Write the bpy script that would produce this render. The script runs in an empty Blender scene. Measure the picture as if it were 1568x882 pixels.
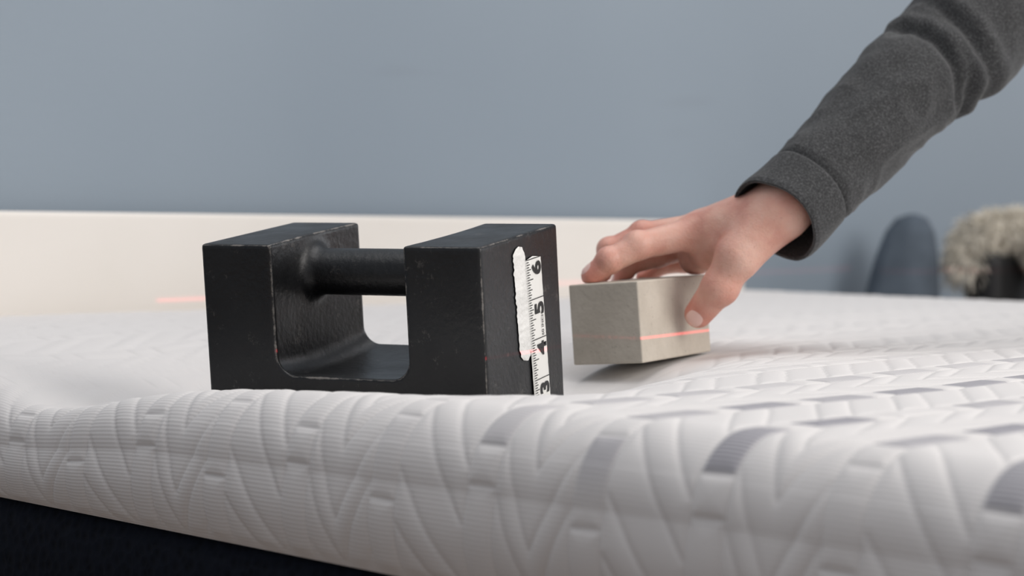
import bpy, bmesh, math, random
import numpy as np
from mathutils import Vector, Matrix, noise
random.seed(4); np.random.seed(4)
scene=bpy.context.scene
ZC=0.72   # camera height; "rel" z values below are relative to it
R2=math.sqrt(2)

# ------------------------------------------------------------ helpers
def newmat(name):
    m=bpy.data.materials.new(name); m.use_nodes=True
    nt=m.node_tree; return m,nt,nt.nodes['Principled BSDF']
def N(nt,t,**kw):
    n=nt.nodes.new(t)
    for k,v in kw.items():
        if k in n.inputs.keys() : n.inputs[k].default_value=v
        else: setattr(n,k,v)
    return n
def L(nt,a,b): nt.links.new(a,b)
def ramp(nt,fac,stops):
    r=nt.nodes.new('ShaderNodeValToRGB'); cr=r.color_ramp
    while len(cr.elements)<len(stops): cr.elements.new(.5)
    for e,(p,c) in zip(cr.elements,stops):
        e.position=p; e.color=(c[0],c[1],c[2],1)
    L(nt,fac,r.inputs[0]); return r
def simple(name,c,rough=.6,bump=0,bscale=200,var=0.0,vscale=8,metal=0,spec=.5,det=4):
    m,nt,b=newmat(name)
    tc=N(nt,'ShaderNodeTexCoord')
    no=N(nt,'ShaderNodeTexNoise',Scale=vscale,Detail=5)
    L(nt,tc.outputs['Object'],no.inputs['Vector'])
    d=[max(0,x*(1-var)) for x in c]; e=[min(1,x*(1+var)) for x in c]
    r=ramp(nt,no.outputs[0],[(.3,d),(.7,e)]); L(nt,r.outputs[0],b.inputs['Base Color'])
    b.inputs['Roughness'].default_value=rough; b.inputs['Metallic'].default_value=metal
    b.inputs['Specular IOR Level'].default_value=spec
    if bump:
        n2=N(nt,'ShaderNodeTexNoise',Scale=bscale,Detail=det); L(nt,tc.outputs['Object'],n2.inputs['Vector'])
        bp=N(nt,'ShaderNodeBump',Strength=bump,Distance=.002); L(nt,n2.outputs[0],bp.inputs['Height'])
        L(nt,bp.outputs[0],b.inputs['Normal'])
    return m
def mkobj(name,verts,faces,mat=None,smooth=True,parent=None):
    me=bpy.data.meshes.new(name)
    me.from_pydata([tuple(map(float,v)) for v in verts],[],[tuple(map(int,f)) for f in faces]); me.update()
    o=bpy.data.objects.new(name,me); scene.collection.objects.link(o)
    if smooth: me.polygons.foreach_set('use_smooth',[True]*len(me.polygons))
    if mat: me.materials.append(mat)
    if parent: o.parent=parent
    return o
def empty(name,loc=(0,0,0)):
    e=bpy.data.objects.new(name,None); scene.collection.objects.link(e); e.empty_display_size=.1
    return e
def box(name,mat,M,half,bev=.004,parent=None,seg=3):
    bm=bmesh.new(); bmesh.ops.create_cube(bm,size=2)
    for v in bm.verts: v.co=Vector((v.co.x*half[0],v.co.y*half[1],v.co.z*half[2]))
    if bev: bmesh.ops.bevel(bm,geom=list(bm.edges),offset=bev,segments=seg,profile=.6,affect='EDGES')
    bm.transform(M)
    me=bpy.data.meshes.new(name); bm.to_mesh(me); bm.free()
    o=bpy.data.objects.new(name,me); scene.collection.objects.link(o); me.materials.append(mat)
    if parent: o.parent=parent
    return o
# SDF tools
def smin(a,b,k):
    h=np.clip(.5+.5*(b-a)/k,0,1); return b+(a-b)*h-k*h*(1-h)
def smax(a,b,k): return -smin(-a,-b,k)
def rcone(p,a,b,r1,r2):
    a=np.array(a,dtype=np.float64); b=np.array(b,dtype=np.float64); ba=b-a
    pa=p-a; t=np.clip((pa@ba)/(ba@ba),0,1)
    q=pa-t[...,None]*ba
    return np.sqrt((q*q).sum(-1))-(r1+(r2-r1)*t)
def rbox(p,c,h,r):
    q=np.abs(p-np.array(c))-(np.array(h)-r)
    return np.sqrt((np.maximum(q,0)**2).sum(-1))+np.minimum(q.max(-1),0)-r
def nets(f,lo,hi,h):
    ax=[np.arange(lo[i],hi[i]+h,h) for i in range(3)]
    X,Y,Z=np.meshgrid(*ax,indexing='ij'); P=np.stack([X,Y,Z],-1)
    val=np.empty(X.shape)
    for i in range(0,X.shape[0],16): val[i:i+16]=f(P[i:i+16])
    n=val.shape; c=(n[0]-1,n[1]-1,n[2]-1)
    inside=val<0
    acc=np.zeros(c+(3,)); cnt=np.zeros(c)
    def sl(o): return tuple(slice(o[i],o[i]+c[i]) for i in range(3))
    for axis in range(3):
        for s in range(4):
            o=[0,0,0]; oth=[i for i in range(3) if i!=axis]
            o[oth[0]]=s&1; o[oth[1]]=s>>1
            o2=list(o); o2[axis]=1
            va=val[sl(o)]; vb=val[sl(o2)]; cr=(va<0)!=(vb<0)
            den=np.where(cr,va-vb,1); t=np.where(cr,va/den,0)
            for d in range(3):
                base=o[d]+(t if d==axis else 0)
                acc[...,d]+=np.where(cr,base,0)
            cnt+=cr
    act=cnt>0; idx=-np.ones(c,dtype=np.int64); idx[act]=np.arange(act.sum())
    ii=np.argwhere(act); V=(acc[act]/cnt[act][:,None]+ii)*h+np.array(lo)
    F=[]
    for axis in range(3):
        b_,c_=(axis+1)%3,(axis+2)%3
        s0=[slice(None)]*3; s1=[slice(None)]*3
        s0[axis]=slice(0,n[axis]-1); s1[axis]=slice(1,n[axis])
        ch=inside[tuple(s0)]!=inside[tuple(s1)]
        e=np.argwhere(ch)
        e=e[(e[:,b_]>0)&(e[:,c_]>0)&(e[:,b_]<c[b_])&(e[:,c_]<c[c_])]
        ins=inside[e[:,0],e[:,1],e[:,2]]
        def g(db,dc):
            q=e.copy(); q[:,b_]+=db; q[:,c_]+=dc; return idx[q[:,0],q[:,1],q[:,2]]
        q=np.stack([g(-1,-1),g(0,-1),g(0,0),g(-1,0)],1)
        q[~ins]=q[~ins][:,::-1]
        F.append(q)
    F=np.concatenate(F); F=F[(F>=0).all(1)]
    eps=h*.3
    for _ in range(2):
        d=f(V); G=np.stack([f(V+np.eye(3)[k]*eps)-f(V-np.eye(3)[k]*eps) for k in range(3)],-1)/(2*eps)
        V=V-np.clip(d,-h*.4,h*.4)[:,None]*G/np.maximum((G*G).sum(-1),.3)[:,None]
    return V,F
def npmesh(name,V,F,mat,parent=None):
    me=bpy.data.meshes.new(name)
    V=np.asarray(V,dtype=np.float32); F=np.asarray(F,dtype=np.int32)
    me.vertices.add(len(V)); me.vertices.foreach_set('co',V.ravel())
    me.loops.add(F.size); me.loops.foreach_set('vertex_index',F.ravel())
    me.polygons.add(len(F)); me.polygons.foreach_set('loop_start',np.arange(0,F.size,4,dtype=np.int32))
    me.polygons.foreach_set('loop_total',np.full(len(F),4,dtype=np.int32))
    me.update(calc_edges=True); me.validate()
    me.polygons.foreach_set('use_smooth',[True]*len(me.polygons))
    me.materials.append(mat)
    o=bpy.data.objects.new(name,me); scene.collection.objects.link(o)
    if parent: o.parent=parent
    return o
def fattr(o,name,vals):
    if len(o.data.vertices)==len(vals):
        fa=o.data.attributes.new(name,'FLOAT','POINT'); fa.data.foreach_set('value',np.asarray(vals,dtype=np.float32))

def uv2w(u,v,z): # bed frame (u along bed to foot, v across) -> world
    return ((u+v)/R2,(v-u)/R2,z+ZC)
BEDM=Matrix(((1/R2,1/R2,0,0),(-1/R2,1/R2,0,0),(0,0,1,ZC),(0,0,0,1)))

# ------------------------------------------------------------ room
wallm,nt,b=newmat('wall_paint')
tc=N(nt,'ShaderNodeTexCoord'); n1=N(nt,'ShaderNodeTexNoise',Scale=1.3,Detail=3)
L(nt,tc.outputs['Object'],n1.inputs['Vector'])
r=ramp(nt,n1.outputs[0],[(.3,(.228,.277,.328)),(.7,(.262,.312,.362))])
mp=N(nt,'ShaderNodeMapping'); mp.inputs['Scale'].default_value=(1.2,1.2,7); mp.inputs['Rotation'].default_value=(.12,.1,0)
L(nt,tc.outputs['Object'],mp.inputs['Vector'])
n2=N(nt,'ShaderNodeTexNoise',Scale=2.2,Detail=2); L(nt,mp.outputs[0],n2.inputs['Vector'])
r2=ramp(nt,n2.outputs[0],[(.68,(0,0,0)),(.76,(.14,.14,.14))])
mx=N(nt,'ShaderNodeMixRGB'); mx.inputs[2].default_value=(.16,.18,.21,1)
L(nt,r2.outputs[0],mx.inputs[0]); L(nt,r.outputs[0],mx.inputs[1]); L(nt,mx.outputs[0],b.inputs['Base Color'])
b.inputs['Roughness'].default_value=.55
n3=N(nt,'ShaderNodeTexNoise',Scale=180,Detail=3); L(nt,tc.outputs['Object'],n3.inputs['Vector'])
bp=N(nt,'ShaderNodeBump',Strength=.15,Distance=.002); L(nt,n3.outputs[0],bp.inputs['Height']); L(nt,bp.outputs[0],b.inputs['Normal'])
box('wall_back',wallm,BEDM@Matrix.Translation((-1.80,1.5,1.35-ZC)),(.10,4,1.35),0)
floorm,nt,b=newmat('floor_wood')
tc=N(nt,'ShaderNodeTexCoord'); br=N(nt,'ShaderNodeTexBrick'); br.inputs['Scale'].default_value=1.2
br.inputs['Color1'].default_value=(.22,.14,.08,1); br.inputs['Color2'].default_value=(.28,.18,.11,1); br.inputs['Mortar'].default_value=(.06,.04,.02,1)
br.inputs['Mortar Size'].default_value=.004; br.inputs['Row Height'].default_value=.14; br.inputs['Brick Width'].default_value=1.1
L(nt,tc.outputs['Object'],br.inputs['Vector']); L(nt,br.outputs[0],b.inputs['Base Color']); b.inputs['Roughness'].default_value=.4
box('floor',floorm,BEDM@Matrix.Translation((1.2,1.5,-.05-ZC)),(2.9,4,.05),0)
trimm=simple('trim_white',(.7,.69,.66),.4)
box('baseboard_back',trimm,BEDM@Matrix.Translation((-1.692,1.5,.05-ZC)),(.008,4,.05),.003)

# ------------------------------------------------------------ test weight frame
th=math.radians(25); ta=math.radians(6.5)
O=np.array([-.0195,1.24,-.0288])
A=np.array([-math.cos(th),math.sin(th),0.])
Bh=np.array([math.sin(th),math.cos(th),0.])
B=Bh*math.cos(ta)+np.array([0,0,math.sin(ta)])
UP=np.array([0,0,math.cos(ta)])-Bh*math.sin(ta)
WL,WD,WH=.2075,.12,.165
BC=np.array([.0935,1.43,-.1167]); BX=np.array([-.844,.537]); BY=np.array([.537,.844])
BW,BLn,BHt=.0576,.108,.0587

# ------------------------------------------------------------ mattress
U0,U1,V0,V1=-1.634,.40,.708,2.055
def ss(x,a,b):
    t=np.clip((x-a)/(b-a),0,1); return t*t*(3-2*t)
def ztop(u,v,dents=True):
    x=(u+v)/R2; y=(v-u)/R2
    z=-.1100-.0060*ss(v,.85,1.9)+.0035*ss(-u,.9,1.6)*ss(-v,-1.9,-.9)
    z=z+.0012*np.sin(u*9+1)*np.sin(v*11)
    px=x-BC[0]; py=y-BC[1]
    s=px*BX[0]+py*BX[1]; l=px*BY[0]+py*BY[1]
    ds=np.maximum(np.maximum(-s,s-BW),0); dl=np.maximum(np.maximum(-l,l-BLn),0)
    zb=-.1173-.0043*np.clip(s,0,BW)/BW+.0017*np.clip(l,0,BLn)/BLn
    f=np.exp(-(np.hypot(ds,dl)/.045)**1.5)
    z=z+(np.minimum(zb,z)-z)*f
    fb=f
    px=x-O[0]; py=y-O[1]
    s=px*A[0]+py*A[1]; w=(px*Bh[0]+py*Bh[1])-WH*math.sin(ta)
    zb=O[2]-WH*math.cos(ta)+np.clip(w,0,WD)*math.sin(ta)-.0008
    m=.004
    ds=np.where(s<0,np.maximum(-s-m,0)/.042,np.maximum(s-WL-m,0)/.095)
    dw=np.where(w<0,np.maximum(-w-.012-m,0)/.037,np.maximum(w-WD-m,0)/.06)
    r=np.hypot(ds,dw); f=np.exp(-r**1.25)
    z=z+(zb-z)*f
    z=z-.012*np.exp(-((x+.28)**2+(y-1.45)**2)/.14**2)
    return z,np.maximum(f,fb*.9)
def edgemap(p,lo,hi,R=.04,side=.055):
    a=R*math.pi/2
    def one(q):
        t=np.clip(q/R,0,math.pi/2)
        hz=R*np.sin(t); dr=R*(1-np.cos(t))
        e=np.maximum(q-a,0)
        return hz+ .004*np.sin(np.clip(e/side,0,1)*math.pi)-.006*np.clip(e/side,0,1)**2, dr+e
    pl=(lo+R)-p; ph=p-(hi-R)
    h1,d1=one(np.maximum(pl,0)); h2,d2=one(np.maximum(ph,0))
    hor=np.clip(p,lo+R,hi-R)-np.where(pl>0,h1,0)+np.where(ph>0,h2,0)
    return hor,np.where(pl>0,d1,0)+np.where(ph>0,d2,0)
ext=.04*(math.pi/2-1)+.055
def axis_pts(segs):
    out=[]
    for a,b_,h in segs: out.append(np.arange(a,b_,h))
    return np.concatenate(out+[np.array([segs[-1][1]])])
pu=axis_pts([(U0-ext,-1.2,.004),(-1.2,-.75,.0015),(-.75,.02,.0011),(.02,U1+ext,.006)])
pv=axis_pts([(V0-ext,.92,.0012),(.92,1.3,.0022),(1.3,V1+ext,.005)])
PU,PV=np.meshgrid(pu,pv,indexing='ij')
hu,du=edgemap(PU,U0,U1); hv,dv=edgemap(PV,V0,V1)
zt,fd=ztop(np.clip(hu,U0,U1),np.clip(hv,V0,V1))
drop=np.maximum(du,dv)
zseam=-.2015
full=.04+.055
kk=np.clip((drop-.04)/.055,0,1); Z=np.where(drop>=.04,(zt-.04)*(1-kk)+zseam*kk,zt-drop)
P=np.stack([hu,hv,Z],-1)
du_=np.gradient(P,axis=0); dv_=np.gradient(P,axis=1)
Nn=np.cross(du_,dv_); Nn/=np.maximum(np.linalg.norm(Nn,axis=-1,keepdims=True),1e-9)
def quilt(a,b,side):
    # woven look: upright bands (A) alternate with bays (B): one-way diagonals / chevrons
    Pp,Wa,Q=.074,.021,.070
    ci=np.floor(a/Pp); x=a-ci*Pp
    par=np.mod(ci,2)
    inA=x<Wa
    bb=b+par*Q*.5
    bi=np.floor(bb/Q); yA=bb-bi*Q
    hz=np.minimum(np.abs(yA-.14*Q),np.abs(yA-.84*Q))
    dA=np.minimum(np.minimum(x,Wa-x),np.where((side>.5)&(np.mod(bi,2)>0),1.,hz))
    xb=x-Wa; Wb=Pp-Wa
    sl=1.30
    t=bb+np.where(par>0,sl*xb,-2.1*np.abs(xb-.5*Wb))
    yB=t-np.floor(t/Q)*Q
    c=1/np.where(par>0,math.sqrt(1+sl*sl),math.sqrt(1+2.1*2.1))
    dl=np.minimum(np.minimum(yB,Q-yB),np.abs(yB-.42*Q))*c
    dB=np.minimum(np.minimum(xb,Wb-xb),dl)
    d=np.where(inA,dA,dB)
    lev=np.where(inA,.8,np.where(yB<.42*Q,.75,.20))
    hsh=np.mod(np.sin(ci*12.9898+bi*78.233)*43758.5453,1.0)
    g=inA&(yA>.14*Q)&(yA<.84*Q)&(hsh>.15)
    edge=np.clip(d/.0016,0,1)
    return d,g*edge,hsh,lev
D,G,Hs,Lv=quilt(PU+.0005*np.sin(PV*60),PV+.0005*np.sin(PU*71),(drop>.045).astype(float))
g1=1-np.exp(-np.maximum(D,0)/.0011)
g2=1-np.exp(-np.maximum(D,0)/.0040)
amp=np.where(drop>.02,.90,.80)*(1-.95*fd)
hgt=(g1*.0010+g2*(.0004+.0011*Lv))*amp
nearedge=np.clip((full-drop)/.008,0,1)
P=P+Nn*(hgt*nearedge)[...,None]
nu,nv=PU.shape
Vw=np.stack([(P[...,0]+P[...,1])/R2,(P[...,1]-P[...,0])/R2,P[...,2]+ZC],-1).reshape(-1,3)
I=np.arange(nu*nv).reshape(nu,nv)
F=np.stack([I[:-1,:-1],I[1:,:-1],I[1:,1:],I[:-1,1:]],-1).reshape(-1,4)

mm,nt,b=newmat('mattress_knit')
at=N(nt,'ShaderNodeAttribute'); at.attribute_name='quilt'
sep=N(nt,'ShaderNodeSeparateColor'); L(nt,at.outputs['Color'],sep.inputs[0])
at2=N(nt,'ShaderNodeAttribute'); at2.attribute_name='cloth'
sx=N(nt,'ShaderNodeSeparateXYZ'); L(nt,at2.outputs['Vector'],sx.inputs[0])
w1=N(nt,'ShaderNodeMath',operation='MULTIPLY'); w1.inputs[1].default_value=2*math.pi/.0026; L(nt,sx.outputs[1],w1.inputs[0])
sn=N(nt,'ShaderNodeMath',operation='SINE'); L(nt,w1.outputs[0],sn.inputs[0])
w2=N(nt,'ShaderNodeMath',operation='MULTIPLY'); w2.inputs[1].default_value=2*math.pi/.0018; L(nt,sx.outputs[0],w2.inputs[0])
sn2=N(nt,'ShaderNodeMath',operation='SINE'); L(nt,w2.outputs[0],sn2.inputs[0])
ad=N(nt,'ShaderNodeMath',operation='MULTIPLY_ADD'); ad.inputs[1].default_value=.3; L(nt,sn2.outputs[0],ad.inputs[0]); L(nt,sn.outputs[0],ad.inputs[2])
tcn=N(nt,'ShaderNodeTexCoord'); nz=N(nt,'ShaderNodeTexNoise',Scale=700,Detail=2); L(nt,tcn.outputs['Object'],nz.inputs['Vector'])
ad2=N(nt,'ShaderNodeMath',operation='ADD'); L(nt,ad.outputs[0],ad2.inputs[0]); L(nt,nz.outputs[0],ad2.inputs[1])
bp=N(nt,'ShaderNodeBump',Strength=.15,Distance=.0005); L(nt,ad2.outputs[0],bp.inputs['Height']); L(nt,bp.outputs[0],b.inputs['Normal'])
gm=N(nt,'ShaderNodeMixRGB'); gm.inputs[1].default_value=(.15,.145,.17,1); gm.inputs[2].default_value=(.44,.43,.46,1)
w3=N(nt,'ShaderNodeMath',operation='MULTIPLY_ADD'); w3.inputs[1].default_value=.5; w3.inputs[2].default_value=.5; L(nt,sn.outputs[0],w3.inputs[0]); L(nt,w3.outputs[0],gm.inputs[0])
mx=N(nt,'ShaderNodeMixRGB'); mx.inputs[1].default_value=(.69,.665,.65,1); L(nt,gm.outputs[0],mx.inputs[2]); L(nt,sep.outputs[0],mx.inputs[0])
L(nt,mx.outputs[0],b.inputs['Base Color']); b.inputs['Roughness'].default_value=.95
b.inputs['Sheen Weight'].default_value=.05; b.inputs['Specular IOR Level'].default_value=.12

bed=empty('bed'); mat_root=empty('mattress')
cover=npmesh('quilted_cover',Vw,F,mm,mat_root)
gray=G*ss(PU,-.86,-.60)*(.45+.55*Hs)*(1-ss(drop,.012,.045))
col=np.zeros((nu*nv,4),dtype=np.float32); col[:,0]=gray.ravel(); col[:,3]=1
ca=cover.data.color_attributes.new('quilt','FLOAT_COLOR','POINT'); ca.data.foreach_set('color',col.ravel())
va=cover.data.attributes.new('cloth','FLOAT_VECTOR','POINT')
cl=np.stack([PU,PV,np.zeros_like(PU)],-1).reshape(-1,3).astype(np.float32); va.data.foreach_set('vector',cl.ravel())

navy,nt,b=newmat('navy_fabric')
tcn=N(nt,'ShaderNodeTexCoord'); vo=N(nt,'ShaderNodeTexVoronoi',Scale=130); L(nt,tcn.outputs['Object'],vo.inputs['Vector'])
r=ramp(nt,vo.outputs[0],[(.1,(.002,.003,.006)),(.6,(.005,.007,.013))]); L(nt,r.outputs[0],b.inputs['Base Color'])
b.inputs['Roughness'].default_value=.85; b.inputs['Specular IOR Level'].default_value=.12
bp=N(nt,'ShaderNodeBump',Strength=.5,Distance=.002); L(nt,vo.outputs[0],bp.inputs['Height']); L(nt,bp.outputs[0],b.inputs['Normal'])
def rrect(u0,u1,v0,v1,R,n=8):
    pts=[]
    for cx,cy,a0 in ((u1-R,v1-R,0),(u0+R,v1-R,90),(u0+R,v0+R,180),(u1-R,v0+R,270)):
        for i in range(n+1):
            a=math.radians(a0+90*i/n); pts.append((cx+R*math.cos(a),cy+R*math.sin(a)))
    return pts
vs=[];fs=[];prof=[(-.1965,.012),(-.2035,.006),(-.2115,.001),(-.24,-.001),(-.30,-.002),(-.345,0),(-.36,.008),(-.367,.022)]
for z,ins in prof:
    for (x,y) in rrect(U0+ins,U1-ins,V0+.004+ins,V1-.004-ins,.02): vs.append(uv2w(x,y,z))
n=36
for i in range(len(prof)-1):
    for j in range(n): fs.append((i*n+j,i*n+(j+1)%n,(i+1)*n+(j+1)%n,(i+1)*n+j))
fs=[f[::-1] for f in fs]; fs.append(tuple(range((len(prof)-1)*n,len(prof)*n))[::-1])
mkobj('navy_casing',vs,fs,navy,True,mat_root)

cream,nt,b=newmat('headboard_cream')
b.inputs['Roughness'].default_value=.5
tcn=N(nt,'ShaderNodeTexCoord'); nz=N(nt,'ShaderNodeTexNoise',Scale=6,Detail=3); L(nt,tcn.outputs['Object'],nz.inputs['Vector'])
r=ramp(nt,nz.outputs[0],[(.3,(.78,.735,.675)),(.7,(.82,.775,.72))]); L(nt,r.outputs[0],b.inputs['Base Color'])
hb=box('headboard',cream,BEDM@Matrix.Translation((-1.665,1.335,-.35)),(.019,.745,.335),.005,bed)
inv=BEDM.inverted()
for v in hb.data.vertices:
    c=inv@v.co
    if c.z>-.2: c.z+= .0045-.0160*(c.y-1.0); v.co=BEDM@c
framem=simple('frame_wood',(.6,.56,.5),.5)
box('platform',framem,BEDM@Matrix.Translation(((U0+U1)/2,(V0+V1)/2,-.395)),(1.0,.65,.026),.004,bed)
for i,(x,y) in enumerate([(U0+.08,V0+.08),(U1-.08,V0+.08),(U0+.08,V1-.08),(U1-.08,V1-.08)]):
    box('leg_%d'%(i+1),framem,BEDM@Matrix.Translation((x,y,(-.421-ZC)/2)),(.03,.03,(ZC-.421)/2),.004,bed)

# ------------------------------------------------------------ cast-iron weight
iron,nt,b=newmat('black_painted_iron')
tcn=N(nt,'ShaderNodeTexCoord')
at=N(nt,'ShaderNodeAttribute'); at.attribute_name='edge'
nz=N(nt,'ShaderNodeTexNoise',Scale=75,Detail=7,Roughness=.7); L(nt,tcn.outputs['Object'],nz.inputs['Vector'])
mu=N(nt,'ShaderNodeMath',operation='MULTIPLY'); L(nt,nz.outputs[0],mu.inputs[0]); L(nt,at.outputs['Fac'],mu.inputs[1])
r=ramp(nt,mu.outputs[0],[(.40,(0,0,0)),(.52,(1,1,1))])
nzs=N(nt,'ShaderNodeTexNoise',Scale=60,Detail=8,Roughness=.8); L(nt,tcn.outputs['Object'],nzs.inputs['Vector'])
rs_=ramp(nt,nzs.outputs[0],[(.59,(0,0,0)),(.71,(.55,.55,.55))])
mxx=N(nt,'ShaderNodeMixRGB',blend_type='LIGHTEN'); mxx.inputs[0].default_value=1; L(nt,r.outputs[0],mxx.inputs[1]); L(nt,rs_.outputs[0],mxx.inputs[2])
mc=N(nt,'ShaderNodeMixRGB'); mc.inputs[1].default_value=(.0055,.0057,.0065,1); mc.inputs[2].default_value=(.17,.155,.14,1)
L(nt,mxx.outputs[0],mc.inputs[0]); L(nt,mc.outputs[0],b.inputs['Base Color'])
nz2=N(nt,'ShaderNodeTexNoise',Scale=25,Detail=6); L(nt,tcn.outputs['Object'],nz2.inputs['Vector'])
r=ramp(nt,nz2.outputs[0],[(.3,(.30,)*3),(.75,(.52,)*3)]); L(nt,r.outputs[0],b.inputs['Roughness'])
nz3=N(nt,'ShaderNodeTexNoise',Scale=260,Detail=4); L(nt,tcn.outputs['Object'],nz3.inputs['Vector'])
bp=N(nt,'ShaderNodeBump',Strength=.5,Distance=.0007); L(nt,nz3.outputs[0],bp.inputs['Height'])
bp2=N(nt,'ShaderNodeBump',Strength=.5,Distance=.002); L(nt,nz2.outputs[0],bp2.inputs['Height']); L(nt,bp.outputs[0],bp2.inputs['Normal'])
L(nt,bp2.outputs[0],b.inputs['Normal'])
def fcut(p):
    cx=.1042; hw=.0486
    zc=(-.0865+.06)/2; hz=(.0865+.06)/2
    yy=(p[...,1]-WD/2)/(WD/2); rr=.013
    dish=.005*(1-yy*yy)
    qx=np.abs(p[...,0]-cx)-(hw-rr)-.003*(1-yy*yy)
    qz=np.abs(p[...,2]-zc+dish)-(hz-rr)
    return np.hypot(np.maximum(qx,0),np.maximum(qz,0))+np.minimum(np.maximum(qx,qz),0)-rr
def fweight(p):
    body=rbox(p,(WL/2,WD/2,-WH/2),(WL/2,WD/2,WH/2),.0028)
    d=smax(body,-fcut(p),.003)
    bar=rcone(p,(.03,WD/2,-.0265),(.175,WD/2,-.0265),.0158,.0158)
    d=smin(d,bar,.011)
    return smax(d,body,.002)
Vl,Fw=nets(fweight,(-.006,-.006,-WH-.006),(WL+.006,WD+.006,.006),.00145)
M=np.stack([A,B,UP],0)
def wloc(p): return np.asarray(p)@M+O+np.array([0,0,ZC])
wt=empty('cast_iron_test_weight')
Fw2=Fw if np.linalg.det(M)>0 else Fw[:,::-1]
wb=npmesh('iron_body',wloc(Vl),Fw2,iron,wt)
dd=np.stack([Vl[:,0],WL-Vl[:,0],Vl[:,1],WD-Vl[:,1],-Vl[:,2],Vl[:,2]+WH,np.abs(fcut(Vl))],1)
dd.sort(axis=1)
fattr(wb,'edge',np.exp(-np.clip(dd[:,1]-.0010,0,1)/.0022))
paper=simple('white_paper',(.78,.77,.74),.7,.5,300,.08,60)
def strip(name,mat,w0,w1,t0,t1,r,off,tear,par,seed=0,slant=0,wr=.0005):
    n=70; vs=[];fs=[]
    for i in range(n+1):
        t=t0+(t1-t0)*i/n
        hw=(w1-w0)/2; c=(w0+w1)/2+slant*(t-t0)
        dt=min(t0-t,t-t1)
        if dt<r: hw*=math.sqrt(max(0,1-((r-dt)/r)**2))
        a=tear*noise.noise((i*.35,seed,0)); b_=tear*noise.noise((i*.45,seed+9,0))
        for j in range(7):
            w=(c-hw+a)+(2*hw+b_-a)*j/6
            lift=off+wr*abs(noise.noise((i*.25,j*.9,seed)))
            vs.append(wloc((-lift if 0<j<6 else -off*.4,w,t)))
    for i in range(n):
        for j in range(6): fs.append((i*7+j,i*7+j+1,(i+1)*7+j+1,(i+1)*7+j))
    return mkobj(name,vs,fs,mat,True,par)
SLT=-.06
TW0,TW1=.0625,.0880
strip('label_sticker',paper,.0455,.0640,-.0075,-.083,.0090,.0006,.0026,wt,3,SLT,.0014)
strip('label_remnant',paper,.053,.067,-.108,-.127,.007,.0006,.003,wt,7,0,.001)
tapem=simple('tape_white',(.82,.81,.77),.4)
ink=simple('black_ink',(.01,.01,.01),.5)
strip('tape_measure',tapem,TW0,TW1,-.0165,-.150,.0001,.0012,.0003,wt,5,SLT,.0001)
vs=[];fs=[]
def tq(w0,w1,t0,t1):
    k=len(vs)
    for w,t in ((w0,t0),(w1,t0),(w1,t1),(w0,t1)): vs.append(wloc((-.0017,w+SLT*(t+.0165),t)))
    fs.append((k,k+1,k+2,k+3))
inch=.0268; t6=-.0175
i=0
while True:
    t=t6-i*inch/16
    if t<-.145: break
    ln=.0034
    if i%2==0: ln=.0048
    if i%4==0: ln=.0062
    if i%8==0: ln=.0085
    if i%16==0: ln=.0245
    tq(TW0+.0005,TW0+.0005+ln,t,t-.0006); i+=1
mkobj('tape_ticks',vs,fs,ink,False,wt)
def text_on(par,s,w,t,size,bold=.03):
    cu=bpy.data.curves.new('t','FONT'); cu.body=s; cu.size=size; cu.align_x='CENTER'; cu.align_y='CENTER'
    cu.offset=size*bold
    o=bpy.data.objects.new('t',cu); scene.collection.objects.link(o)
    dg=bpy.context.evaluated_depsgraph_get(); me=bpy.data.meshes.new_from_object(o.evaluated_get(dg))
    bpy.data.objects.remove(o)
    for v in me.vertices:
        v.co=Vector(wloc((-.0018,w-v.co.y,t+v.co.x)))
    me.materials.clear(); me.materials.append(ink)
    ob=bpy.data.objects.new('tape_numeral_'+s.replace(' ','_').lower(),me); scene.collection.objects.link(ob); ob.parent=par
for i,s in enumerate(['6','5','4','3']):
    t=t6-.0072-i*inch
    text_on(wt,s,TW0+.0160+SLT*(t+.0165),t,.0185)
text_on(wt,'60 INCH',TW0+.0190+SLT*(-.0625+.0165),-.0625,.0042,.01)

# ------------------------------------------------------------ concrete block
conc,nt,b=newmat('grey_stone_block')
tcn=N(nt,'ShaderNodeTexCoord'); nz=N(nt,'ShaderNodeTexNoise',Scale=28,Detail=6,Roughness=.65); L(nt,tcn.outputs['Object'],nz.inputs['Vector'])
r=ramp(nt,nz.outputs[0],[(.3,(.455,.405,.34)),(.7,(.565,.51,.435))])
nzp=N(nt,'ShaderNodeTexNoise',Scale=320,Detail=2); L(nt,tcn.outputs['Object'],nzp.inputs['Vector'])
rp=ramp(nt,nzp.outputs[0],[(.67,(0,0,0)),(.75,(.45,.45,.45))])
mxp=N(nt,'ShaderNodeMixRGB'); mxp.inputs[2].default_value=(.24,.21,.18,1); L(nt,rp.outputs[0],mxp.inputs[0]); L(nt,r.outputs[0],mxp.inputs[1])
L(nt,mxp.outputs[0],b.inputs['Base Color'])
b.inputs['Roughness'].default_value=.85; b.inputs['Specular IOR Level'].default_value=.3
nz2=N(nt,'ShaderNodeTexNoise',Scale=220,Detail=5); L(nt,tcn.outputs['Object'],nz2.inputs['Vector'])
bp=N(nt,'ShaderNodeBump',Strength=.4,Distance=.0012); L(nt,nz2.outputs[0],bp.inputs['Height']); L(nt,bp.outputs[0],b.inputs['Normal'])
ex=Vector((BY[0],BY[1],.014)).normalized()
wx=Vector((BX[0],BX[1],-.07)); wx=(wx-ex*wx.dot(ex)).normalized()
up=wx.cross(ex)
if up.z<0: up=-up
RB=Matrix((wx,ex,up)).transposed().to_4x4()
org=Vector((BC[0],BC[1],BC[2]+ZC))
MB=Matrix.Translation(org+wx*BW/2+ex*BLn/2+up*BHt/2)@RB
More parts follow.
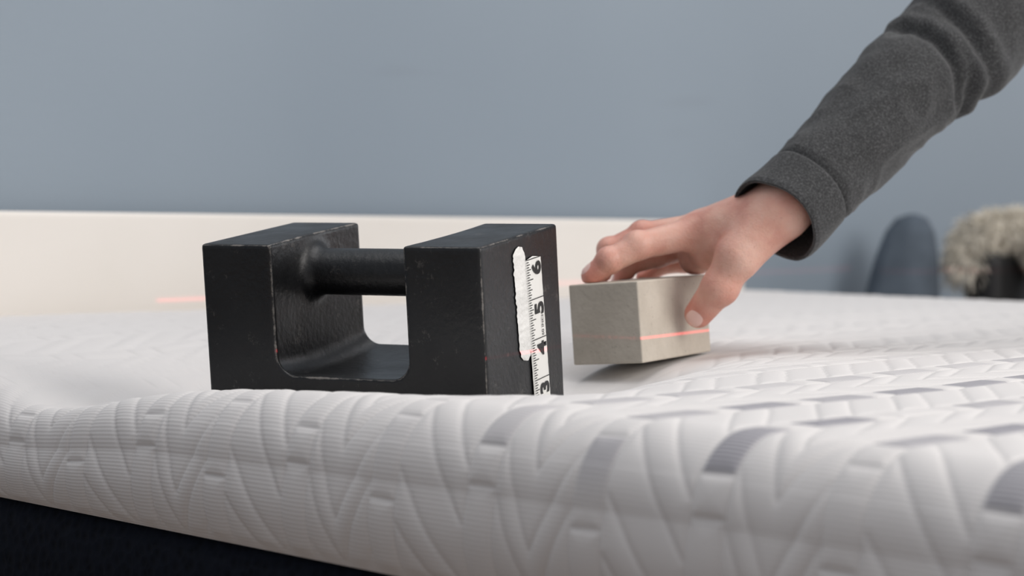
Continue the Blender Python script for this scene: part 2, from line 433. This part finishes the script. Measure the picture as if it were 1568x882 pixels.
blk=box('concrete_block',conc,MB,(BW/2,BLn/2,BHt/2),.0014)

# ------------------------------------------------------------ hand
fing={
 'index':[(.137,1.497,-.0245),(.0935,1.480,-.0340),(.0720,1.4755,-.0450),(.0590,1.4785,-.0560)],
 'middle':[(.1445,1.520,-.0210),(.0990,1.511,-.0265),(.0740,1.5085,-.0380),(.0680,1.5105,-.0550)],
 'ring':[(.1555,1.541,-.0300),(.1120,1.537,-.0420),(.0890,1.533,-.0490),(.0830,1.534,-.0640)],
 'little':[(.1670,1.557,-.0380),(.1350,1.560,-.0480),(.1150,1.558,-.0510),(.1030,1.5565,-.0600)],
}
rad={'index':(.0120,.0102,.0092,.0080),'middle':(.0114,.0098,.0088,.0076),'ring':(.0108,.0095,.0083,.0072),'little':(.0100,.0085,.0073,.0064)}
thumb=[(.192,1.4660,-.012),(.1650,1.4590,-.0410),(.1515,1.4620,-.0640),(.1375,1.4745,-.0840)]
trad=(.0180,.0152,.0128,.0104)
Wr=np.array((.1990,1.4630,-.0060)); Wu=np.array((.2090,1.4900,.0080))
Fr=np.array((.246,1.497,.032)); Fu=np.array((.256,1.515,.046))
def fhand(p):
    wr=smin(rcone(p,Wr,Fr,.0190,.022),rcone(p,Wu,Fu,.0190,.022),.012)
    palm=wr
    for i,(k,j) in enumerate(fing.items()):
        f=i/3; s=Wr*(1-f)+Wu*f
        j0=np.array(j[0])
        palm=smin(palm,rcone(p,s,j0,.0170,rad[k][0]+.0015),.012)
        mid=s*.45+j0*.55
        palm=smin(palm,rcone(p,mid+np.array([0,-.001,.0125]),j0+np.array([0,-.001,.0068]),.0030,.0055),.0060)
    palm=smin(palm,rcone(p,thumb[0],thumb[1],.0185,.0152),.012)
    palm=smin(palm,rcone(p,(.186,1.474,-.018),(.156,1.483,-.034),.0150,.0120),.012)
    palm=smin(palm,rcone(p,(.196,1.500,-.012),(.160,1.542,-.0440),.0160,.0140),.012)
    palm=smin(palm,rcone(p,(.185,1.490,-.018),(.140,1.522,-.0440),.0150,.0135),.012)
    palm=smin(palm,rcone(p,(.178,1.480,-.028),(.148,1.500,-.0410),.0140,.0120),.010)
    allf=None
    for k,j in fing.items():
        r=rad[k]; d=None
        for a in range(3):
            c=rcone(p,j[a],j[a+1],r[a],r[a+1])
            d=c if d is None else smin(d,c,.003)
        for a in (1,2):
            q=np.array(j[a])+np.array([-.001,0,.0012])
            d=smin(d,np.sqrt(((p-q)**2).sum(-1))-r[a]*1.02,.003)
        allf=d if allf is None else smin(allf,d,.0012)
    t=None
    for a in range(3):
        c=rcone(p,thumb[a],thumb[a+1],trad[a],trad[a+1]); t=c if t is None else smin(t,c,.004)
    q=np.array(thumb[2])+np.array([.0015,-.001,.0005]); t=smin(t,np.sqrt(((p-q)**2).sum(-1))-.0130,.004)
    allf=smin(allf,t,.003)
    d=smin(palm,allf,.0065)
    for jj,r in [(fing[k][1],.0093) for k in fing]+[(thumb[2],.0118),(fing['index'][2],.0083)]:
        q=np.linalg.norm(p-np.array(jj),axis=-1)
        d=d+np.where(q<.016,.00025*np.cos((p[...,0]*.9-p[...,2]*.5)*2*math.pi/.0028)*np.clip(1-q/.016,0,1),0)
    pb=(p-np.array([org.x,org.y,org.z-ZC]))
    lx=pb@np.array(wx)-BW/2; ly=pb@np.array(ex)-BLn/2; lz=pb@np.array(up)-BHt/2
    bb=rbox(np.stack([lx,ly,lz],-1),(0,0,0),(BW/2,BLn/2,BHt/2),.001)
    return smax(d,-(bb-.0002),.0012)
Vh,Fh=nets(fhand,(.045,1.435,-.105),(.27,1.58,.075),.0012)
skin,nt,b=newmat('skin')
tcn=N(nt,'ShaderNodeTexCoord')
nz=N(nt,'ShaderNodeTexNoise',Scale=38,Detail=4); L(nt,tcn.outputs['Object'],nz.inputs['Vector'])
r=ramp(nt,nz.outputs[0],[(.3,(.56,.26,.20)),(.5,(.66,.365,.285)),(.72,(.72,.46,.37))])
at=N(nt,'ShaderNodeAttribute'); at.attribute_name='flush'
mx=N(nt,'ShaderNodeMixRGB'); mx.inputs[2].default_value=(.60,.15,.11,1); L(nt,r.outputs[0],mx.inputs[1]); L(nt,at.outputs['Fac'],mx.inputs[0])
nf=N(nt,'ShaderNodeTexNoise',Scale=420,Detail=2); L(nt,tcn.outputs['Object'],nf.inputs['Vector'])
rf=ramp(nt,nf.outputs[0],[(.68,(0,0,0)),(.74,(.35,.35,.35))])
mx2=N(nt,'ShaderNodeMixRGB'); mx2.inputs[2].default_value=(.36,.15,.09,1); L(nt,mx.outputs[0],mx2.inputs[1]); L(nt,rf.outputs[0],mx2.inputs[0])
L(nt,mx2.outputs[0],b.inputs['Base Color'])
b.inputs['Roughness'].default_value=.48; b.inputs['Subsurface Weight'].default_value=.22
b.inputs['Subsurface Radius'].default_value=(1,.3,.15); b.inputs['Subsurface Scale'].default_value=.003
vo=N(nt,'ShaderNodeTexVoronoi',Scale=700); L(nt,tcn.outputs['Object'],vo.inputs['Vector'])
nz2=N(nt,'ShaderNodeTexNoise',Scale=140,Detail=4); L(nt,tcn.outputs['Object'],nz2.inputs['Vector'])
bp=N(nt,'ShaderNodeBump',Strength=.25,Distance=.0006); L(nt,vo.outputs[0],bp.inputs['Height'])
bp2=N(nt,'ShaderNodeBump',Strength=.45,Distance=.0015); L(nt,nz2.outputs[0],bp2.inputs['Height']); L(nt,bp.outputs[0],bp2.inputs['Normal'])
L(nt,bp2.outputs[0],b.inputs['Normal'])
arm=empty('human_arm')
hand=npmesh('hand',Vh+np.array([0,0,ZC]),Fh,skin,arm)
fl=np.zeros(len(Vh))
for q,rr,a in [(fing[k][i],.010,.45) for k in fing for i in (1,2)]+[(fing[k][3],.013,.6) for k in fing]+[(thumb[3],.015,.6),(thumb[2],.013,.4),(thumb[1],.012,.25)]+[(fing[k][0],.013,.3) for k in fing]:
    fl=np.maximum(fl,a*np.exp(-(np.linalg.norm(Vh-np.array(q),axis=1)/rr)**2))
fattr(hand,'flush',fl)
nailm=simple('nail',(.78,.52,.46),.28,0,1,.04,80)
def nail(name,j2,j3,dors,w,l,shift):
    ax=(np.array(j3)-np.array(j2)); ax/=np.linalg.norm(ax)
    d=np.array(dors,float); d-=ax*(d@ax); d/=np.linalg.norm(d); sd=np.cross(ax,d)
    n=12; pts=[]
    for i in range(n+1):
        for j in range(n+1):
            a=i/n*2-1; b_=j/n*2-1
            aa=a*math.sqrt(1-b_*b_/2); bb=b_*math.sqrt(1-a*a/2)
            pts.append(np.array(j3)+ax*(shift+aa*l/2)+sd*(bb*w/2)+d*.02)
    p=np.array(pts)
    for _ in range(40):
        p=p-d*(fhand(p)*.8)[:,None]
    rr=1-np.maximum(np.abs(np.linspace(-1,1,n+1))[:,None],np.abs(np.linspace(-1,1,n+1))[None])**4
    p=p+d*(.00045*rr.ravel()-.0001)[:,None]+np.array([0,0,ZC])
    fs=[(i*(n+1)+j,(i+1)*(n+1)+j,(i+1)*(n+1)+j+1,i*(n+1)+j+1) for i in range(n) for j in range(n)]
    mkobj(name,p,fs,nailm,True,arm)
nail('nail_thumb',thumb[2],thumb[3],(-.05,-.9,.15),.0140,.0145,.0010)
nail('nail_index',fing['index'][2],fing['index'][3],(-.8,-.2,.5),.0100,.0110,-.0005)
nail('nail_middle',fing['middle'][2],fing['middle'][3],(-1,0,.2),.0100,.0110,-.0005)
nail('nail_ring',fing['ring'][2],fing['ring'][3],(-1,0,.2),.0095,.0105,-.0005)
nail('nail_little',fing['little'][2],fing['little'][3],(-1,0,.4),.0080,.0090,-.0005)

# sleeve
ctr=[(.1870,1.459,-.018),(.2075,1.475,-.0005),(.2530,1.507,.0390),(.3015,1.545,.0840),(.3530,1.580,.1245),(.4110,1.63,.188),(.487,1.70,.288),(.567,1.77,.400),(.62,1.82,.50)]
rd=[.0355,.0350,.0362,.0405,.0470,.0505,.054,.058,.062]
def cr(pts,t):
    n=len(pts)-1; i=min(int(t),n-1); f=t-i
    p=[np.array(pts[max(0,min(n,i+k))],float) for k in (-1,0,1,2)]
    return .5*((2*p[1])+(-p[0]+p[2])*f+(2*p[0]-5*p[1]+4*p[2]-p[3])*f*f+(-p[0]+3*p[1]-3*p[2]+p[3])*f**3)
NR,NA=300,112
vs=[];fs=[]
T0=.36
cs=[cr(ctr,T0+(len(ctr)-1-T0)*(i/NR)**1.15) for i in range(NR+1)]
rs=[float(cr([(x,) for x in rd],T0+(len(ctr)-1-T0)*(i/NR)**1.15)[0]) for i in range(NR+1)]
arc=[0]
for i in range(NR): arc.append(arc[-1]+np.linalg.norm(cs[i+1]-cs[i]))
for i in range(NR+1):
    t=cs[min(i+1,NR)]-cs[max(i-1,0)]; t/=np.linalg.norm(t)
    up_=np.array([0,0,1.]); e1=up_-t*(up_@t); e1/=np.linalg.norm(e1); e2=np.cross(t,e1)
    s=arc[i]
    for j in range(NA):
        a=2*math.pi*j/NA
        r_=rs[i]
        r_*=1+.01*(-math.cos(a))*math.exp(-s/.10)
        x,y,z=math.cos(a)*1.3,math.sin(a)*1.3,0
        w=noise.noise((x+s*9,y-s*6,s*17))
        amp_=.0035+.004*math.exp(-((s-.20)/.05)**2)+.0015*math.exp(-((s-.09)/.03)**2)
        r_+=amp_*w
        w2=1-abs(noise.noise((x*1.6+3,y*1.6+s*5,s*34)))*2
        r_+=(.0016 if s>.045 else .0003)*w2
        for sc,a0,dp in ((.186,1.0,.0075),(.205,2.2,.0065),(.225,1.2,.006),(.160,-2.0,.004)):
            da=math.atan2(math.sin(a-a0),math.cos(a-a0))
            cc=sc+.010*math.sin(a*1.0+sc*40)
            r_-=dp*math.exp(-((s-cc)/.0055)**2)*math.exp(-(da/1.3)**2)
            r_+=dp*.7*math.exp(-((s-cc-.012)/.008)**2)*math.exp(-(da/1.3)**2)
        if s<.038: r_+=.0012
        r_-=.0022*math.exp(-((s-.0395)/.0016)**2)
        if s<.004: r_-=.0012*(1-s/.004)
        p=cs[i]+e1*math.cos(a)*r_+e2*math.sin(a)*r_
        vs.append((p[0],p[1],p[2]+ZC))
for i in range(NR):
    for j in range(NA): fs.append((i*NA+j,i*NA+(j+1)%NA,(i+1)*NA+(j+1)%NA,(i+1)*NA+j))
fs.append(tuple(NR*NA+j for j in range(NA)))
wool,nt,b=newmat('charcoal_heather_knit')
tcn=N(nt,'ShaderNodeTexCoord'); nz=N(nt,'ShaderNodeTexNoise',Scale=650,Detail=4,Roughness=.7); L(nt,tcn.outputs['Object'],nz.inputs['Vector'])
r=ramp(nt,nz.outputs[0],[(.30,(.022,.022,.023)),(.5,(.044,.045,.046)),(.74,(.115,.115,.117))]); L(nt,r.outputs[0],b.inputs['Base Color'])
b.inputs['Roughness'].default_value=.95; b.inputs['Specular IOR Level'].default_value=.1; b.inputs['Sheen Weight'].default_value=.15
bp=N(nt,'ShaderNodeBump',Strength=.5,Distance=.0007); L(nt,nz.outputs[0],bp.inputs['Height']); L(nt,bp.outputs[0],b.inputs['Normal'])
sl=mkobj('sleeve',vs,fs,wool,True,arm)
so=sl.modifiers.new('thick','SOLIDIFY'); so.thickness=.0026; so.offset=-1

# ------------------------------------------------------------ background: chair with shaggy throw, shadow stand-in
chair=empty('chair')
blackm=simple('black_upholstery',(.008,.008,.009),.6,.3,300)
def Tw(x,y,z): return Matrix.Translation((x,y,z+ZC))
RZ=Matrix.Rotation(math.radians(-45),4,'Z')
cxx,cyy=.708,2.86
box('backrest',blackm,Tw(cxx-.012,cyy,-.213)@RZ,(.03,.055,.145),.028,chair,6)
box('seat',blackm,Tw(cxx+.17,cyy-.10,-.37)@RZ,(.16,.16,.03),.02,chair,5)
for i,(a,c) in enumerate([(-.13,-.13),(-.13,.13),(.13,-.13),(.13,.13)]):
    box('chair_leg_%d'%(i+1),blackm,Tw(cxx+.17,cyy-.10,0)@RZ@Matrix.Translation((a,c,-.5575)),(.014,.014,.1625),.004,chair)
furm=simple('cream_fur',(.70,.65,.56),.9,0,1,.25,30)
path=[(-.058,.0,-.097),(-.048,.0,-.062),(-.015,.0,-.047),(.025,.0,-.047),(.055,-.03,-.075),(.068,-.06,-.125),(.072,-.06,-.18),(.075,-.06,-.26)]
vs=[];fs=[]
def tri(a,b_,c):
    k=len(vs); vs.extend([a,b_,c]); fs.append((k,k+1,k+2))
for i in range(9000):
    t=random.random()*(len(path)-1.001); c=cr(path,t)
    d=np.random.normal(size=3); d/=np.linalg.norm(d)
    rr=.024+.010*noise.noise((t*3,0,0))
    base=np.array([cxx,cyy,ZC])+c+d*rr*np.array([1,1.6,1])
    dr=d+np.array([0,0,-.5])+np.random.normal(size=3)*.45; dr/=np.linalg.norm(dr)
    sdv=np.cross(dr,np.random.normal(size=3)); sdv/=np.linalg.norm(sdv); sdv*=.0012
    tip=base+dr*.022; midp=base+dr*.012+np.array([0,0,.002])
    tri(base-sdv,base+sdv,midp+sdv*.8); tri(midp+sdv*.8,midp-sdv*.8,base-sdv); tri(midp-sdv*.8,midp+sdv*.8,tip+np.array([0,0,-.004]))
NRr=40
k0=len(vs)
for i in range(NRr+1):
    c=cr(path,(len(path)-1)*i/NRr)
    for j in range(16):
        a=2*math.pi*j/16; tt=cr(path,min(len(path)-1,(len(path)-1)*i/NRr+.05))-cr(path,max(0,(len(path)-1)*i/NRr-.05)); tt/=np.linalg.norm(tt)
        nx=np.array([-tt[2],0,tt[0]])
        vs.append(np.array([cxx,cyy,ZC])+c+nx*.024*math.cos(a)+np.array([0,1,0])*.038*math.sin(a))
for i in range(NRr):
    for j in range(16): fs.append((k0+i*16+j,k0+i*16+(j+1)%16,k0+(i+1)*16+(j+1)%16,k0+(i+1)*16+j))
mkobj('shaggy_throw',vs,fs,furm,True,chair)
# soft dark bag-like form added to stand in for the chair's wall shadow
vm=simple('slate_shadow_tone',(.095,.115,.140),.95,.4,120,.15,20,spec=.1)
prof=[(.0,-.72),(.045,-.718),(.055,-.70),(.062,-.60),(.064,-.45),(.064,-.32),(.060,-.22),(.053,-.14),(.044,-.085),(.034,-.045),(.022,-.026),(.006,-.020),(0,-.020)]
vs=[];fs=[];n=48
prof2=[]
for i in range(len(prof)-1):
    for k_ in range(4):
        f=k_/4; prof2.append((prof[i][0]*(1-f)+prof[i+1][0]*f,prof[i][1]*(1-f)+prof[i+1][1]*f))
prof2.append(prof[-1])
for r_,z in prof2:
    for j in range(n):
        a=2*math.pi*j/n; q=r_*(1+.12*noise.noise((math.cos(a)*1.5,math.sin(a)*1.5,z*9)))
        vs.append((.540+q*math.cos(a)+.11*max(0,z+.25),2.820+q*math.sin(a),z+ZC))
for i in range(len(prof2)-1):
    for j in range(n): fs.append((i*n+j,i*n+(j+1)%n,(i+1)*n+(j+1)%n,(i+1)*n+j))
mkobj('shadow_standin',vs,fs,vm)

# ------------------------------------------------------------ lights
def area(name,loc,tgt,size,power,colr,sy=None):
    l=bpy.data.lights.new(name,'AREA'); l.energy=power; l.color=colr; l.shape='RECTANGLE'; l.size=size; l.size_y=sy or size
    o=bpy.data.objects.new(name,l); scene.collection.objects.link(o); o.location=loc
    o.rotation_euler=(Vector(tgt)-Vector(loc)).to_track_quat('-Z','Y').to_euler(); return o
area('key_window_light',(2.2,.3,1.8),(0,1.5,.7),1.7,49,(1,.955,.91),1.5)
area('added_sheen_light',(2.7,3.3,1.4),(0,1.3,.7),.9,11,(.95,.97,1),1.2)  # unseen area lamp added to put a sheen on the weight's side face
area('ceiling_softbox',(-.2,1.6,2.5),(0,1.6,0),2.0,28,(1,.98,.97))
w=bpy.data.worlds.new('world'); scene.world=w; w.use_nodes=True
w.node_tree.nodes['Background'].inputs[0].default_value=(.90,.93,1,1); w.node_tree.nodes['Background'].inputs[1].default_value=.44
l=bpy.data.lights.new('laser_line','SPOT'); l.energy=75; l.color=(1,.03,.05); l.spot_size=math.radians(120); l.spot_blend=.1; l.shadow_soft_size=0
l.use_nodes=True; nt=l.node_tree; em=nt.nodes['Emission']
tcn=nt.nodes.new('ShaderNodeTexCoord'); sx=nt.nodes.new('ShaderNodeSeparateXYZ'); L(nt,tcn.outputs['Normal'],sx.inputs[0])
dv=N(nt,'ShaderNodeMath',operation='DIVIDE'); L(nt,sx.outputs[1],dv.inputs[0]); L(nt,sx.outputs[2],dv.inputs[1])
ab=N(nt,'ShaderNodeMath',operation='ABSOLUTE'); L(nt,dv.outputs[0],ab.inputs[0])
mr=N(nt,'ShaderNodeMapRange'); mr.inputs['From Min'].default_value=.0003; mr.inputs['From Max'].default_value=.0013; mr.inputs['To Min'].default_value=1; mr.inputs['To Max'].default_value=0
L(nt,ab.outputs[0],mr.inputs[0]); L(nt,mr.outputs[0],em.inputs['Strength'])
o=bpy.data.objects.new('laser_line',l); scene.collection.objects.link(o); o.location=(1.0,.75,ZC-.0985)
o.rotation_euler=(Vector((0,1.4,ZC-.0990))-o.location).to_track_quat('-Z','Y').to_euler()

# ------------------------------------------------------------ camera
cam=bpy.data.cameras.new('camera'); co=bpy.data.objects.new('camera',cam); scene.collection.objects.link(co)
co.location=(0,0,ZC); co.rotation_euler=(math.radians(90),0,0)
cam.sensor_width=36; cam.lens=3750/1920*36; cam.shift_y=-165/1920; cam.clip_start=.02
cam.dof.use_dof=True; cam.dof.focus_distance=1.30; cam.dof.aperture_fstop=6.5
scene.camera=co
scene.view_settings.view_transform='Standard'
print('done',len(Vh),len(Vl),nu*nv)
